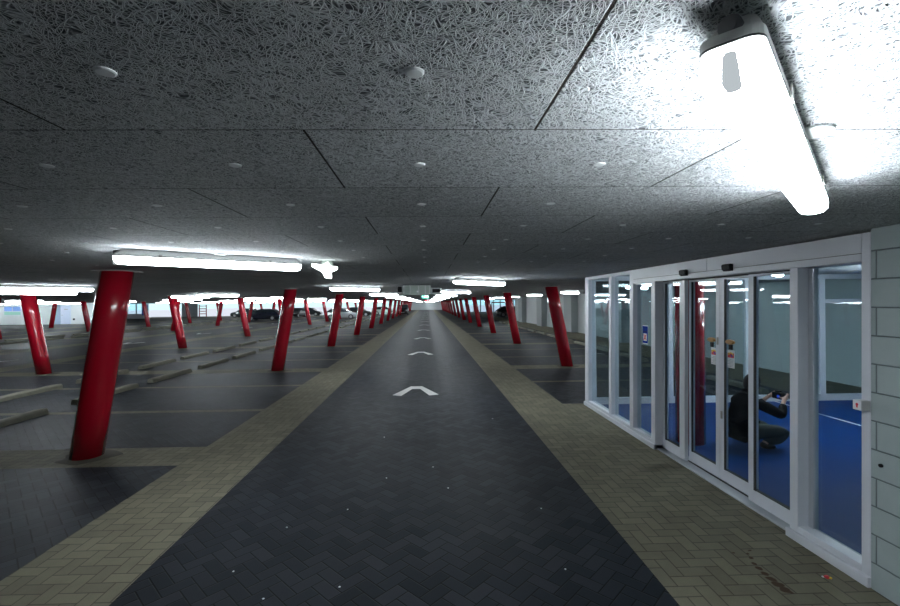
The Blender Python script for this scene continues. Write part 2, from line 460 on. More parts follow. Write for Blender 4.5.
place_lamp(6.75, 6.3, 'white tube lamp on the lobby ceiling seen through the pane beside the block wall', 'tube lamps on the ceiling')
place_lamp(4.9, 6.1, 'white tube lamp on the lobby ceiling above the crouching person', 'tube lamps on the ceiling')
rows = [(-8.0, 9.5, 7.6, 'over the first wheel stops, lane side'), (-10.3, 12.0, 7.5, 'over the first wheel stops, second side'),
        (-14.2, 26.6, 8.1, 'near side of the second lane'), (-17.2, 30.6, 8.1, 'far side of the second lane'),
        (-23.5, 18.0, 8.4, 'over the second wheel stops, near side'), (-25.4, 20.4, 7.9, 'over the second wheel stops, far side'),
        (-29.6, 27.0, 8.1, 'near side of the third lane'), (-32.6, 31.0, 8.1, 'far side of the third lane'), (-39.0, 40.0, 8.2, 'over the third stalls')]
for (X, Y0, dY, where) in rows:
    k = 0
    while Y0 + dY * k < (78 if X > -34 else 50):
        place_lamp(X, Y0 + dY * k, 'white tube lamp on the ceiling %s, %s along' % (where, nth(k)), 'tube lamps on the ceiling')
        k += 1

for i in range(8):
    place_lamp(-50.0 + 1.75 * i, 48.6, 'white tube lamp in the row before the far white wall, %s from its window end' % nth(i), 'tube lamps on the ceiling', False, 0.0)
# star shaped lamp
st = empty('ceiling_star_lamp', (-1.06, 4.75, CEIL)); tag(st, 'white four-pointed star lamp hanging from a grey canister under the ceiling', 'lamp')
bm = bmesh.new()
cyl(bm, (0, 0, 0), (0, 0, -0.07), 0.065, 24); obj('canister', bm, M['fan'], st)
def star_ring(s, z):
    pts = []
    tips = [(-0.135, -0.08), (-0.03, 0.125), (0.035, 0.14), (0.125, -0.02), (0.04, -0.11)]
    for i in range(5):
        a, b = tips[i], tips[(i + 1) % 5]
        pull = 0.02 if i == 1 else 0.42
        for k in range(6):
            t = k / 6.0
            # concave arc pulled toward the middle
            px = a[0] + (b[0] - a[0]) * t; py = a[1] + (b[1] - a[1]) * t
            q = 1 - pull * math.sin(PI * t)
            pts.append((px * q * s, py * q * s, z))
    return pts
bm = bmesh.new()
loft(bm, [star_ring(0.96, -0.075), star_ring(1.0, -0.082), star_ring(0.97, -0.115), star_ring(0.6, -0.13)])
sp = obj('star_diffuser', bm, M['exit_white'], st); sp.rotation_euler = (math.radians(-34), 0, 0); sp.location = (0, -0.03, -0.02)

# ------------------------------------------------------------------ columns
CR = 0.1825
def make_column(lean):
    root = empty('leaning_column')
    t = math.atan2(lean, CEIL); k = 1 / math.cos(t)
    bm = bmesh.new()
    n = 40; zt = CEIL - 0.014
    rr = []
    for z in (0.0, 0.6, 1.2, 1.8, zt):
        rr.append([(lean * z / CEIL + CR * k * math.cos(2 * PI * i / n), CR * math.sin(2 * PI * i / n), z) for i in range(n)])
    loft(bm, rr, smooth=True)
    obj('shaft', bm, M['red'], root)
    bm = bmesh.new(); box(bm, lean - 0.20, lean + 0.20, -0.20, 0.20, CEIL - 0.014, CEIL - 0.001)
    obj('top_plate', bm, M['plate'], root, 0.003)
    bm = bmesh.new()
    a = [(0.02 + (0.33 + 0.05 * math.sin(3 * th + 1) + 0.03 * math.sin(7 * th)) * math.cos(th), (0.30 + 0.03 * math.sin(4 * th)) * math.sin(th), 0.001) for th in [2 * PI * i / 36 for i in range(36)]]
    b = [(x * 0.9, y * 0.9, 0.006) for (x, y, z) in a]
    c = [(x * 0.62, y * 0.66, 0.012) for (x, y, z) in a]
    loft(bm, [a, b, c])
    obj('mortar_base', bm, M['mortar'], root)
    return root
protos = {s: make_column(0.42 * s if s > 0 else -0.46) for s in (1, -1)}
pused = {}
def place_column(X, Y, s, label, group, rz=0.0):
    if not pused.get(s): o = protos[s]; pused[s] = True
    else: o = copy_tree(protos[s])
    o.location = (X, Y, 0); o.rotation_euler = (0, 0, rz)
    tag(o, label, 'column', group)
    return o
crow = [(-4.43, 1, 0, 16, 'along the chevron lane edge facing the entrance', 'columns facing the entrance'),
        (-11.15, -1, 1, 10, 'behind the first wheel stops', 'columns behind the first wheel stops'),
        (-19.85, 1, 2, 10, 'beyond the second lane', 'columns beyond the second lane'),
        (-26.25, -1, 3, 10, 'behind the second wheel stops', 'columns behind the second wheel stops'),
        (-35.25, 1, 5, 6, 'beyond the third lane', 'columns beyond the third lane'),
        (-41.65, -1, 5, 6, 'in the farthest row before the white wall', 'columns before the white wall')]
for (X, s, k0, k1, where, grp) in crow:
    for k in range(k0, k1):
        lab = 'red leaning column %s, %s in depth' % (where, nth(k - k0))
        if X == -4.43 and k == 0: lab = 'largest and nearest red leaning column, standing on the broad sandy band'
        place_column(X, 5.82 + 7.27 * k, s, lab, grp)
for k in range(1, 16):
    place_column(4.19, 5.82 + 7.3 * k, -1, 'red leaning column on the lobby side of the chevron lane, %s past the lobby' % nth(k - 1), 'columns past the lobby')
# straight red column inside the lobby
lc = empty('lobby_column', (3.58, 5.92, 0)); tag(lc, 'straight red round column inside the glass lobby behind the sliding door', 'column')
bm = bmesh.new(); loft(bm, [ring(0, 0, 0.012, CR, 40), ring(0, 0, CEIL - 0.012, CR, 40)], smooth=True); obj('shaft', bm, M['red'], lc)
bm = bmesh.new(); box(bm, -0.24, 0.24, -0.24, 0.24, CEIL - 0.012, CEIL - 0.001); obj('top_plate', bm, M['plate'], lc)

# ------------------------------------------------------------------ wheel stops
bm = bmesh.new()
sec = [(-0.085, 0.0), (0.085, 0.0), (0.075, 0.075), (0.045, 0.105), (-0.045, 0.105), (-0.075, 0.075)]
rng = random.Random(3)
rr = []
for i in range(13):
    y = -0.9 + 1.8 * i / 12
    e = 0.93 if i in (0, 12) else 1.0
    rr.append([(x * e + rng.uniform(-.004, .004), y, max(0, z * e + (rng.uniform(-.005, .005) if z > 0 else 0))) for (x, z) in sec])
loft(bm, rr)
stop0 = obj('wheel_stop', bm, M['kerb']); sused = False
def place_stop(X, Y, label, group):
    global sused
    if not sused: o = stop0; sused = True
    else: o = stop0.copy(); col.objects.link(o)
    o.location = (X, Y, 0.001); o.rotation_euler = (0, 0, rng.uniform(-.02, .02))
    tag(o, label, 'wheel stop', group)
srows = [(-7.0, 0, 29, 'in the stalls opening on the chevron lane', 'first wheel stops'), (-8.85, 0, 29, 'in the stalls backing onto the first stops', 'second wheel stops'),
         (-22.4, 4, 30, 'in the stalls opening on the second lane', 'third wheel stops'), (-24.25, 5, 30, 'in the stalls backing onto those of the second lane', 'fourth wheel stops')]
for (X, k0, k1, where, grp) in srows:
    for k in range(k0, k1):
        place_stop(X, 5.82 + 2.427 * k + 1.55 + rng.uniform(-.12, .12), 'low concrete wheel stop %s, %s away' % (where, nth(k - k0)), grp)
for k in range(1, 15):
    place_stop(6.95, 5.82 + 2.433 * k + 1.5 + rng.uniform(-.1, .1), 'low concrete wheel stop before the pilaster wall, %s past the lobby' % nth(k - 1), 'wheel stops by the pilaster wall')

# ------------------------------------------------------------------ chevrons
def chevron_mesh():
    bm = bmesh.new()
    w, t, rise = 0.485, 0.34, 0.84
    pts = [(-w, -rise / 2), (-w + 0.19, -rise / 2 - 0.08), (-0.09, rise / 2 - 0.20), (0.09, rise / 2 - 0.20), (w - 0.19, -rise / 2 - 0.08), (w, -rise / 2),
           (0.13, rise / 2 + 0.10), (-0.13, rise / 2 + 0.10)]
    lo = [bm.verts.new((x, y, 0.0005)) for x, y in pts]; hi = [bm.verts.new((x, y, 0.004)) for x, y in pts]
    n = len(pts)
    for q in ((0, 1, 2, 7), (7, 2, 3, 6), (6, 3, 4, 5)):
        bm.faces.new([hi[i] for i in q]); bm.faces.new([lo[i] for i in reversed(q)])
    for i in range(n):
        j = (i + 1) % n
        bm.faces.new((lo[i], lo[j], hi[j], hi[i]))
    return bm
chev0 = obj('lane_chevron', chevron_mesh(), M['white_paint'])
tag(chev0, 'largest and nearest white chevron painted on the dark lane', 'road marking', 'chevrons of the middle lane'); chev0.location = (-0.265, 9.75, 0)
for k in range(1, 14):
    o = chev0.copy(); col.objects.link(o); o.location = (-0.265, 9.75 + 7.3 * k, 0)
    o['label'] = 'white chevron painted on the dark lane between the columns, %s one away' % nth(k)
for k in range(0, 8):
    o = chev0.copy(); col.objects.link(o); o.location = (-15.6, 16.3 + 7.3 * k, 0); o.rotation_euler = (0, 0, PI)
    o['label'] = 'white chevron on the second lane beyond the wheel stops, %s one away' % nth(k); o['group'] = 'chevrons of the second lane'

# ------------------------------------------------------------------ the glazed entrance (x is measured from its front plane)
def front(name, label):
    o = empty(name, (2.95, 0, 0)); o.rotation_euler = (0, LEAN, 0); o['kind'] = 'structure'; o['label'] = label
    return o
HT = 2.385
w1 = front('window_1', 'three narrow fixed panes in white frames at the far end of the entrance front')
boxes('corner_post', [(0.0, 0.12, 8.02, 8.20, 0.0, HT)], M['frame'], w1, 0.004)
boxes('mullion', [(0.0, 0.12, 7.02, 7.12, 0.06, HT - 0.03)], M['frame'], w1, 0.004)
boxes('mullion', [(0.0, 0.12, 6.27, 6.38, 0.06, HT)], M['frame'], w1, 0.004)
boxes('end_post', [(0.0, 0.13, 5.66, 5.76, 0.0, HT - 0.19)], M['frame'], w1, 0.004)
boxes('top_rail', [(0.0, 0.12, 6.38, 8.02, HT - 0.05, HT)], M['frame'], w1, 0.003)
boxes('transom', [(0.02, 0.12, 5.76, 6.27, HT - 0.21, HT - 0.15)], M['frame'], w1, 0.003)
boxes('sill', [(-0.02, 0.14, 5.66, 8.22, 0.0, 0.065), (0.0, 0.12, 5.76, 8.02, 0.065, 0.11)], M['frame'], w1, 0.005)
for (a, b) in ((7.12, 8.02), (6.38, 7.02), (5.76, 6.27)):
    boxes('glass_pane', [(0.06, 0.072, a, b, 0.11, HT - (0.05 if a > 6 else 0.2))], M['glass'], w1)
w2 = front('window_2', 'fixed pane in a white frame next to the block wall')
boxes('post', [(0.0, 0.13, 3.45, 3.53, 0.0, HT - 0.195)], M['frame'], w2, 0.004)
boxes('post', [(0.0, 0.13, 2.87, 2.935, 0.0, HT)], M['frame'], w2, 0.004)
boxes('inner_stop', [(0.085, 0.13, 3.405, 3.45, 0.1, HT - 0.2)], M['frame_rail'], w2, 0.003)
boxes('sill', [(-0.025, 0.14, 2.868, 3.545, 0.0, 0.07), (0.0, 0.12, 2.935, 3.45, 0.07, 0.12)], M['frame'], w2, 0.005)
boxes('glass_pane', [(0.10, 0.112, 2.935, 3.42, 0.12, HT - 0.19)], M['glass'], w2)
t3 = front('trim_3', 'white header beam above the sliding doors')
boxes('cover_panel', [(0.0, 0.20, 4.604, 6.27, HT - 0.135, HT)], M['frame'], t3, 0.002)
boxes('cover_panel', [(0.0, 0.20, 2.935, 4.596, HT - 0.135, HT)], M['frame'], t3, 0.002)
boxes('lower_rail', [(0.0, 0.20, 2.935, 6.27, HT - 0.195, HT - 0.139)], M['frame'], t3, 0.002)
boxes('shadow_gap', [(0.006, 0.19, 2.935, 6.27, HT - 0.139, HT - 0.135)], M['gasket'], t3)
boxes('guide_track', [(0.10, 0.20, 3.53, 5.66, HT - 0.203, HT - 0.195)], M['gasket'], t3)
t4 = front('trim_4', 'metal threshold track under the sliding doors')
boxes('threshold', [(0.03, 0.26, 3.545, 5.66, 0.0, 0.016)], M['frame_rail'], t4, 0.002)
boxes('track_groove', [(0.155, 0.175, 3.56, 5.65, 0.016, 0.019)], M['gasket'], t4)

def leaf(name, label, a, b, X, near_w, far_w):
    o = front(name, label)
    z0, z1 = 0.03, HT - 0.205
    d0, d1 = X, X + 0.045
    boxes('stile', [(d0, d1, a, a + near_w, z0, z1)], M['frame'], o, 0.003)
    boxes('stile', [(d0, d1, b - far_w, b, z0, z1)], M['frame'], o, 0.003)
    boxes('bottom_rail', [(d0, d1, a + near_w, b - far_w, z0, z0 + 0.12)], M['frame'], o, 0.003)
    boxes('top_rail', [(d0, d1, a + near_w, b - far_w, z1 - 0.022, z1)], M['frame'], o, 0.003)
    boxes('seal', [(d0 + .004, d1 - .004, a + near_w, b - far_w, z0 + 0.12, z0 + 0.128), (d0 + .004, d1 - .004, a + near_w, a + near_w + .006, z0 + .128, z1 - .022), (d0 - .002, d0 + .004, b - far_w - 0.03, b - far_w, z0 + .12, z1 - .022)], M['rubber'], o)
    boxes('glass_pane', [(d0 + 0.018, d0 + 0.028, a + near_w, b - far_w, z0 + 0.12, z1 - 0.022)], M['glass'], o)
    return o
leaf('door_1', 'fixed glass door leaf farthest along the entrance', 5.165, 5.655, 0.10, 0.11, 0.06)
d2 = leaf('door_2', 'sliding glass door leaf with a white notice, beside the red lobby column', 4.635, 5.19, 0.165, 0.065, 0.05)
d3 = leaf('door_3', 'sliding glass door leaf with a white notice, in front of the crouching person', 4.14, 4.63, 0.165, 0.06, 0.065)
leaf('door_4', 'fixed glass door leaf in front of the camera held by the person', 3.535, 4.13, 0.10, 0.06, 0.07)
for (o, y, z) in ((d2, 4.665, 1.50), (d3, 4.60, 0.72)):
    boxes('lock_plate', [(0.155, 0.165, y - 0.012, y + 0.012, z - 0.04, z + 0.04)], M['steel'], o, 0.003)

# notices taped to the sliding leaves, with tan pads above
for (y0, y1, z0, z1, side) in ((4.70, 4.80, 1.235, 1.42, 'farther'), (4.43, 4.535, 1.235, 1.42, 'nearer')):
    n = front('door_notice', None); del n['kind']; del n['label']
    n.name = 'door_notice'
    tag(n, 'white paper notice with a red and yellow picture on the %s sliding leaf' % side, 'notice', 'notices on the sliding doors')
    Xn = 0.179
    boxes('sheet', [(Xn, Xn + 0.002, y0, y1, z0, z1)], M['white_sign'], n)
    boxes('red_picture', [(Xn - 0.001, Xn, y0 + .006, y1 - .006, z0 + 0.105, z0 + 0.155)], M['red_print'], n)
    bm = bmesh.new()
    for k in range(7):
        a = k / 6 * 4.2
        yy = (y0 + y1) / 2 + 0.028 * math.cos(a); zz = z0 + 0.14 + 0.016 * math.sin(a)
        cyl(bm, (Xn - 0.002, yy, zz), (Xn - 0.001, yy, zz), 0.009, 10)
    obj('yellow_swirl', bm, M['yellow_print'], n)
    bm = bmesh.new(); cyl(bm, (Xn - 0.0025, (y0 + y1) / 2 - 0.015, z0 + 0.127), (Xn - 0.001, (y0 + y1) / 2 - 0.015, z0 + 0.127), 0.015, 12); obj('purple_patch', bm, M['purple_print'], n)
    boxes('text_lines', [(Xn - 0.001, Xn, y0 + .012, y1 - .012 - (k % 2) * .02, z0 + 0.012 + k * .014, z0 + 0.018 + k * .014) for k in range(6)], M['grey_print'], n)
    p = front('door_pad', None); del p['kind']; del p['label']
    tag(p, 'tan oval pad on a black bracket above the notice of the %s sliding leaf' % side, 'door pad', 'tan pads on the sliding doors')
    yc = (y0 + y1) / 2 + (0.02 if side == 'farther' else -0.01)
    bm = bmesh.new()
    sec = [[(Xn - 0.03 * (1 - d) , yc + (0.062 * s) * math.cos(2 * PI * i / 24), 1.505 + (0.026 * s) * math.sin(2 * PI * i / 24)) for i in range(24)] for (d, s) in ((1, .9), (.6, 1), (.3, 1), (0, .85))]
    loft(bm, sec); obj('oval_plate', bm, M['tan'], p)
    boxes('bracket', [(Xn - 0.02, Xn, yc - 0.022, yc + 0.018, 1.425, 1.478)], M['black'], p, 0.004)

# blue sticker on the third fixed pane
s = front('window_sticker', None); del s['kind']; del s['label']
tag(s, 'blue rectangular sticker with a white and red symbol on a narrow pane', 'sticker')
boxes('backing', [(0.0565, 0.058, 5.955, 6.10, 1.34, 1.60)], M['white_sign'], s)
boxes('blue_field', [(0.055, 0.0565, 5.957, 6.098, 1.352, 1.588)], M['blue_sign'], s)
boxes('white_square', [(0.054, 0.055, 5.985, 6.075, 1.385, 1.485)], M['white_sign'], s)
bm = bmesh.new()
for sg in (-1, 1):
    c = Vector((0.0535, 6.03, 1.435)); d = Vector((0, 0.032, sg * 0.038)); e = Vector((0, 0.008, -sg * 0.007))
    vs = [bm.verts.new(p) for p in (c - d - e, c + d - e, c + d + e, c - d + e)]; bm.faces.new(vs)
box(bm, 0.053, 0.0535, 6.012, 6.048, 1.415, 1.455)
obj('red_symbol', bm, M['red_print'], s, recalc=False)
boxes('dark_line', [(0.0545, 0.055, 5.975, 6.08, 1.508, 1.516)], M['black'], s)

# motion sensors and key switch
for (y, lab) in ((4.99, 'small black motion sensor on the white header, the one farther along'), (4.25, 'small black motion sensor on the white header, the one nearer the block wall')):
    q = front('motion_sensor', None); del q['kind']; del q['label']
    tag(q, lab, 'sensor', 'sensors on the header')
    bm = bmesh.new()
    prof = [(0.0, 2.29), (-0.032, 2.292), (-0.045, 2.278), (-0.04, 2.24), (-0.022, 2.222), (0.0, 2.222)]
    loft(bm, [[(px, y + dy, pz) for (px, pz) in prof] for dy in (-0.058, -0.05, 0.05, 0.058)])
    obj('body', bm, M['black'], q, 0.004)
    bm = bmesh.new(); box(bm, -0.043, -0.038, y - 0.03, y + 0.03, 2.226, 2.238); obj('lens_window', bm, M['car_glass'], q)
k = front('key_switch', None); del k['kind']; del k['label']
tag(k, 'small white key switch box on the frame beside the block wall', 'switch')
boxes('box', [(-0.062, 0.001, 2.872, 2.930, 1.185, 1.252)], M['plate'], k, 0.003)
boxes('white_face', [(-0.066, -0.062, 2.874, 2.928, 1.187, 1.250)], M['white_sign'], k)
bm = bmesh.new(); cyl(bm, (-0.068, 2.899, 1.224), (-0.066, 2.899, 1.224), 0.009, 14); box(bm, -0.068, -0.066, 2.894, 2.904, 1.203, 1.222)
obj('keyhole_symbol', bm, M['red_print'], k)

# glazed back wall of the lobby
w3 = empty('window_3', (0, 8.14, 0)); w3['kind'] = 'structure'; w3['label'] = 'glazed rear wall of the lobby with white frames'
boxes('bottom_rail', [(3.09, 9.45, 0, 0.08, 0.0, 0.13)], M['frame'], w3, 0.003)
boxes('top_rail', [(3.09, 9.45, 0, 0.08, CEIL - 0.09, CEIL - 0.002)], M['frame'], w3, 0.003)
xs = [3.09, 4.55, 6.05, 7.48, 9.39]
for x in xs:
    boxes('mullion', [(x - 0.0 if x == 3.09 else x - 0.05, x + 0.06, 0, 0.08, 0.13, CEIL - 0.09)], M['frame'], w3, 0.003)
boxes('transom', [(7.54, 9.34, 0, 0.08, 1.86, 1.93)], M['frame'], w3, 0.003)
for a, b in zip(xs[:-1], xs[1:]):
    boxes('glass_pane', [(a + 0.06, b - 0.05, 0.035, 0.045, 0.13, CEIL - 0.09)], M['glass'], w3)

# window and door in the white wall at the far left
w4 = empty('window_4', (0.75, 50.98, 0)); w4['kind'] = 'structure'; w4['label'] = 'small window with pale panes in the far white wall'
boxes('frame', [(-48.6, -46.6, 0, 0.05, 1.05, 2.15)], M['frame'], w4)
boxes('glass_pane', [(-48.5, -47.65, -0.02, 0.0, 1.55, 2.05), (-47.55, -46.7, -0.02, 0.0, 1.55, 2.05)], flat('blue_white_pane', (0.25, 0.42, 0.85), 0.15), w4)
boxes('lower_panel', [(-48.5, -46.7, -0.02, 0.0, 1.12, 1.45)], flat('pale_green_panel', (0.30, 0.62, 0.50), 0.4), w4)
d5 = empty('door_5', (0.65, 50.95, 0)); d5['kind'] = 'structure'; d5['label'] = 'pale blue steel door in the far white wall'
boxes('leaf', [(-42.15, -41.05, 0, 0.05, 0.01, 2.12)], M['door_paint'], d5, 0.005)
boxes('frame', [(-42.95, -42.2, 0.0, 0.05, 0, 2.25)], flat('grey_blue_frame', (0.30, 0.38, 0.52), 0.5), d5)
boxes('handle', [(-42.05, -41.9, -0.05, 0.0, 1.0, 1.05)], M['steel'], d5)
boxes('sign_plate', [(-41.75, -41.35, -0.01, 0.0, 1.62, 1.74)], M['grey_print'], d5)
so = boxes('wall_socket', [(-40.15, -39.95, 50.93, 50.998, 0.45, 0.65)], M['black'], None, 0.01); tag(so, 'small dark box low on the white wall past the door', 'socket')
# window wall at the far left and at the far right
w5 = empty('window_5', (0, 70, 0)); w5['kind'] = 'structure'; w5['label'] = 'row of bright windows over a pale sill at the far left'
boxes('sill_wall', [(-60, -43.6, 0, 0.2, 0.0, 0.75)], M['outside'], w5)
boxes('mullion', [(x - 0.06, x + 0.06, 0.02, 0.16, 0.75, CEIL) for x in (-56, -54.5, -53, -51.5, -50, -48.5, -47, -45.5, -43.7)], M['frame'], w5)
boxes('glass_pane', [(-60, -43.6, 0.08, 0.10, 0.75, CEIL)], M['glass_far'], w5)
boxes('blue_panel', [(-44.6, -43.7, -0.02, 0.02, 0.5, 2.2)], M['blue_sign'], w5)
w6 = empty('window_6', (0, 79.6, 0)); w6['kind'] = 'structure'; w6['label'] = 'tall bright glazing between slim posts at the far right'
boxes('mullion', [(x - 0.09, x + 0.09, 0, 0.12, 0.0, CEIL) for x in (6.1, 7.3, 8.5, 9.7, 10.9, 12.1, 13.3, 14.5, 15.7, 16.9, 18.1, 19.3, 20.5, 21.7, 22.9, 24.1, 25.3)], M['pilaster'], w6)
boxes('bottom_rail', [(6.0, 26.0, 0, 0.12, 0.0, 0.25)], M['pilaster'], w6)
boxes('glass_pane', [(6.0, 26.0, 0.05, 0.07, 0.25, CEIL)], M['glass_far'], w6)

# ------------------------------------------------------------------ ceiling equipment
f = empty('jet_fan', (-0.26, 11.3, CEIL)); tag(f, 'grey green sheet metal fan box on the ceiling over the lane', 'fan')
boxes('casing', [(-0.36, 0.36, 0.0, 1.6, -0.235, -0.002)], M['fan'], f, 0.006)
boxes('rib', [(x - 0.012, x + 0.012, -0.012, 0.0, -0.23, -0.004) for x in (-0.33, -0.17, 0.05, 0.22, 0.33)], M['plate'], f, 0.003)
boxes('bottom_plate', [(-0.40, 0.46, -0.03, 1.63, -0.247, -0.235)], M['fan'], f)
boxes('side_motor', [(-0.50, -0.40, 0.15, 0.5, -0.17, -0.03)], M['black'], f, 0.01)
boxes('side_duct', [(0.37, 0.62, 0.02, 0.45, -0.225, -0.07)], M['plate'], f, 0.006)
boxes('duct_grille', [(0.40, 0.60, 0.005, 0.02, -0.20, -0.10)], M['black'], f)
bm = bmesh.new(); cyl(bm, (0.02, -0.02, -0.165), (0.02, 0.0, -0.165), 0.025, 16); obj('sensor_button', bm, M['white_sign'], f)

e = empty('exit_sign', (-0.08, 21.0, CEIL)); tag(e, 'lit green exit sign hanging over the lane beyond the fan box', 'sign')
boxes('case', [(-0.17, 0.17, 0.0, 0.06, -0.23, -0.06)], M['white_sign'], e, 0.005)
boxes('green_panel', [(-0.165, 0.165, -0.006, 0.0, -0.225, -0.065)], M['exit_green'], e)
bm = bmesh.new()   # running figure, doorway and arrow
box(bm, 0.07, 0.13, -0.01, -0.006, -0.21, -0.08)
cyl(bm, (0.01, -0.01, -0.095), (0.01, -0.006, -0.095), 0.013, 12)
def bar(bm, a, b, w):
    a, b = Vector((a[0], 0, a[1])), Vector((b[0], 0, b[1])); d = (b - a).normalized(); n = Vector((-d.z, 0, d.x)) * w
    lo = [p + Vector((0, -0.01, 0)) for p in (a - n, b - n, b + n, a + n)]; hi = [p + Vector((0, 0.004, 0)) for p in lo]
    loft(bm, [[tuple(p) for p in lo], [tuple(p) for p in hi]])
for a, b, w in (((0.0, -0.11), (-0.02, -0.155), .010), ((-0.02, -0.155), (0.015, -0.175), .007), ((0.015, -0.175), (0.01, -0.205), .006), ((-0.02, -0.155), (-0.045, -0.185), .007), ((-0.045, -0.185), (-0.07, -0.185), .006),
                ((0.0, -0.115), (0.03, -0.135), .005), ((0.0, -0.115), (-0.035, -0.125), .005), ((-0.10, -0.145), (-0.145, -0.145), .007), ((-0.145, -0.145), (-0.125, -0.125), .006), ((-0.145, -0.145), (-0.125, -0.165), .006)):
    bar(bm, a, b, w)
obj('running_figure', bm, M['exit_white'], e)
boxes('hanger', [(-0.1, -0.09, 0.025, 0.035, -0.06, -0.001), (0.09, 0.10, 0.025, 0.035, -0.06, -0.001)], M['steel'], e)
e2 = empty('red_sign', (0.02, 46.0, CEIL)); tag(e2, 'small lit red and white sign hanging far down the lane', 'sign')
boxes('white_panel', [(-0.20, 0.20, 0.0, 0.05, -0.18, -0.05)], M['white_sign'], e2)
boxes('red_panel', [(-0.24, 0.24, -0.005, 0.05, -0.29, -0.18)], M['lit_red'], e2)
boxes('hanger', [(-0.1, -0.08, 0.02, 0.04, -0.05, -0.001), (0.08, 0.10, 0.02, 0.04, -0.05, -0.001)], M['steel'], e2)
rb = empty('barrier_rail', (11.0, 64.0, 0)); tag(rb, 'red horizontal barrier rails far off before the bright glazing', 'barrier')
boxes('rail', [(-1.6, 1.6, -0.04, 0.04, 1.85, 2.0)], M['red'], rb, 0.01)
for x in (-1.55, 1.55): boxes('post', [(x - 0.06, x + 0.06, -0.06, 0.06, 0.0, 2.05)], M['red'], rb, 0.01)
rf = empty('red_rack', (-39.2, 78.0, 0)); tag(rf, 'red frame with horizontal rungs beside the grey wall at the open far edge', 'rack')
for x in (-0.6, 0.6): boxes('post', [(x - 0.06, x + 0.06, -0.06, 0.06, 0, 2.1)], M['red'], rf)
for z in (0.5, 0.95, 1.4, 1.85): boxes('rung', [(-0.6, 0.6, -0.04, 0.04, z - 0.06, z + 0.06)], M['red'], rf)

# ------------------------------------------------------------------ cars
def car_paint(name, c): return flat(name, c, 0.22, 0.2, 0.04, 2.0, 0.8)
def make_car(paint, suv=False):
    root = empty('parked_car')
    L, W = 2.08, 0.86
    if suv:
        roof, belt, hood = 1.72, 1.12, 1.08
        cab = [(-1.95, 1.12), (-1.75, 1.66), (-1.5, 1.72), (0.25, 1.72), (0.55, 1.64), (1.10, 1.12)]
    else:
        roof, belt, hood = 1.43, 0.94, 0.88
        cab = [(-1.85, 0.96), (-1.25, 1.36), (-0.9, 1.43), (0.15, 1.43), (0.45, 1.36), (1.15, 0.92)]
    # lower body: stations along x
    st = [(-L, 0.42, belt * 0.80, 0.80), (-L + 0.08, 0.24, belt * 0.98, 0.92), (-1.6, 0.20, belt, 0.99), (-0.6, 0.19, belt, 1.0), (0.6, 0.19, belt, 1.0), (1.15, 0.20, hood + 0.03, 0.99), (1.75, 0.21, hood - 0.06, 0.95), (L - 0.08, 0.26, hood - 0.20, 0.86), (L, 0.40, hood - 0.30, 0.74)]
    bm = bmesh.new(); rr = []
    for (x, zb, zt, k) in st:
        w = W * k
        rr.append([(x, -w * 0.90, zb), (x, w * 0.90, zb), (x, w, zb + 0.14), (x, w, (zb + zt) / 2 + 0.06), (x, w * 0.95, zt - 0.03), (x, w * 0.86, zt), (x, -w * 0.86, zt), (x, -w * 0.95, zt - 0.03), (x, -w, (zb + zt) / 2 + 0.06), (x, -w, zb + 0.14)])
    loft(bm, rr, smooth=False)
    obj('body', bm, paint, root, 0.02, 2)
    bm = bmesh.new()       # glasshouse
    rr = []
    for (x, z) in cab:
        t = (z - belt) / max(0.01, roof - belt); w = W * (0.88 - 0.14 * max(0, t)); zb = belt - 0.05
        rr.append([(x, -W * 0.88, zb), (x, W * 0.88, zb), (x, w, max(z - 0.02, zb + .01)), (x, -w, max(z - 0.02, zb + .01))])
    loft(bm, rr); obj('windows', bm, M['car_glass'], root)
    bm = bmesh.new()
    rr = [[(x, -W * 0.75, z - 0.03), (x, W * 0.75, z - 0.03), (x, W * 0.68, z + 0.012), (x, -W * 0.68, z + 0.012)] for (x, z) in cab[1:5]]
    loft(bm, rr)
    for x0, z0, x1, z1 in ((cab[0][0], cab[0][1], cab[1][0], cab[1][1]), (cab[4][0], cab[4][1], cab[5][0], cab[5][1])):
        for sgn in (-1, 1):
            cyl(bm, (x0, sgn * W * 0.86, z0 - 0.02), (x1, sgn * W * 0.75, z1 - 0.01), 0.03, 6)
    for sgn in (-1, 1):
        cyl(bm, (-0.45, sgn * W * 0.885, belt - 0.03), (-0.45, sgn * W * 0.745, roof - 0.02), 0.035, 6)
    obj('roof', bm, paint, root)
    for x in (-1.28, 1.30):
        for sgn in (-1, 1):
            y = sgn * (W - 0.09)
            bm = bmesh.new(); cyl(bm, (x, y - 0.10, 0.31), (x, y + 0.10, 0.31), 0.31, 24); t = obj('wheel', bm, M['tyre'], root, 0.02)
            bm = bmesh.new(); cyl(bm, (x, y + sgn * 0.09, 0.31), (x, y + sgn * 0.108, 0.31), 0.19, 20); obj('hub_cap', bm, M['hub'], t)
    for sgn in (-1, 1):
        bm = bmesh.new(); box(bm, L - 0.14, L - 0.015, sgn * W * 0.62 - 0.13, sgn * W * 0.62 + 0.13, hood - 0.36, hood - 0.22); obj('headlight', bm, M['headlight'], root, 0.02)
        bm = bmesh.new(); box(bm, -L - 0.005, -L + 0.1, sgn * W * 0.64 - 0.11, sgn * W * 0.64 + 0.11, belt - 0.30, belt - 0.12); obj('taillight', bm, M['taillight'], root, 0.02)
    bm = bmesh.new(); box(bm, L - 0.01, L + 0.012, -0.26, 0.26, 0.40, 0.51); obj('number_plate', bm, M['white_sign'], root)
    return root
P_blue = car_paint('dark_blue_car_paint', (0.008, 0.012, 0.035)); P_black = car_paint('black_car_paint', (0.008, 0.008, 0.010))
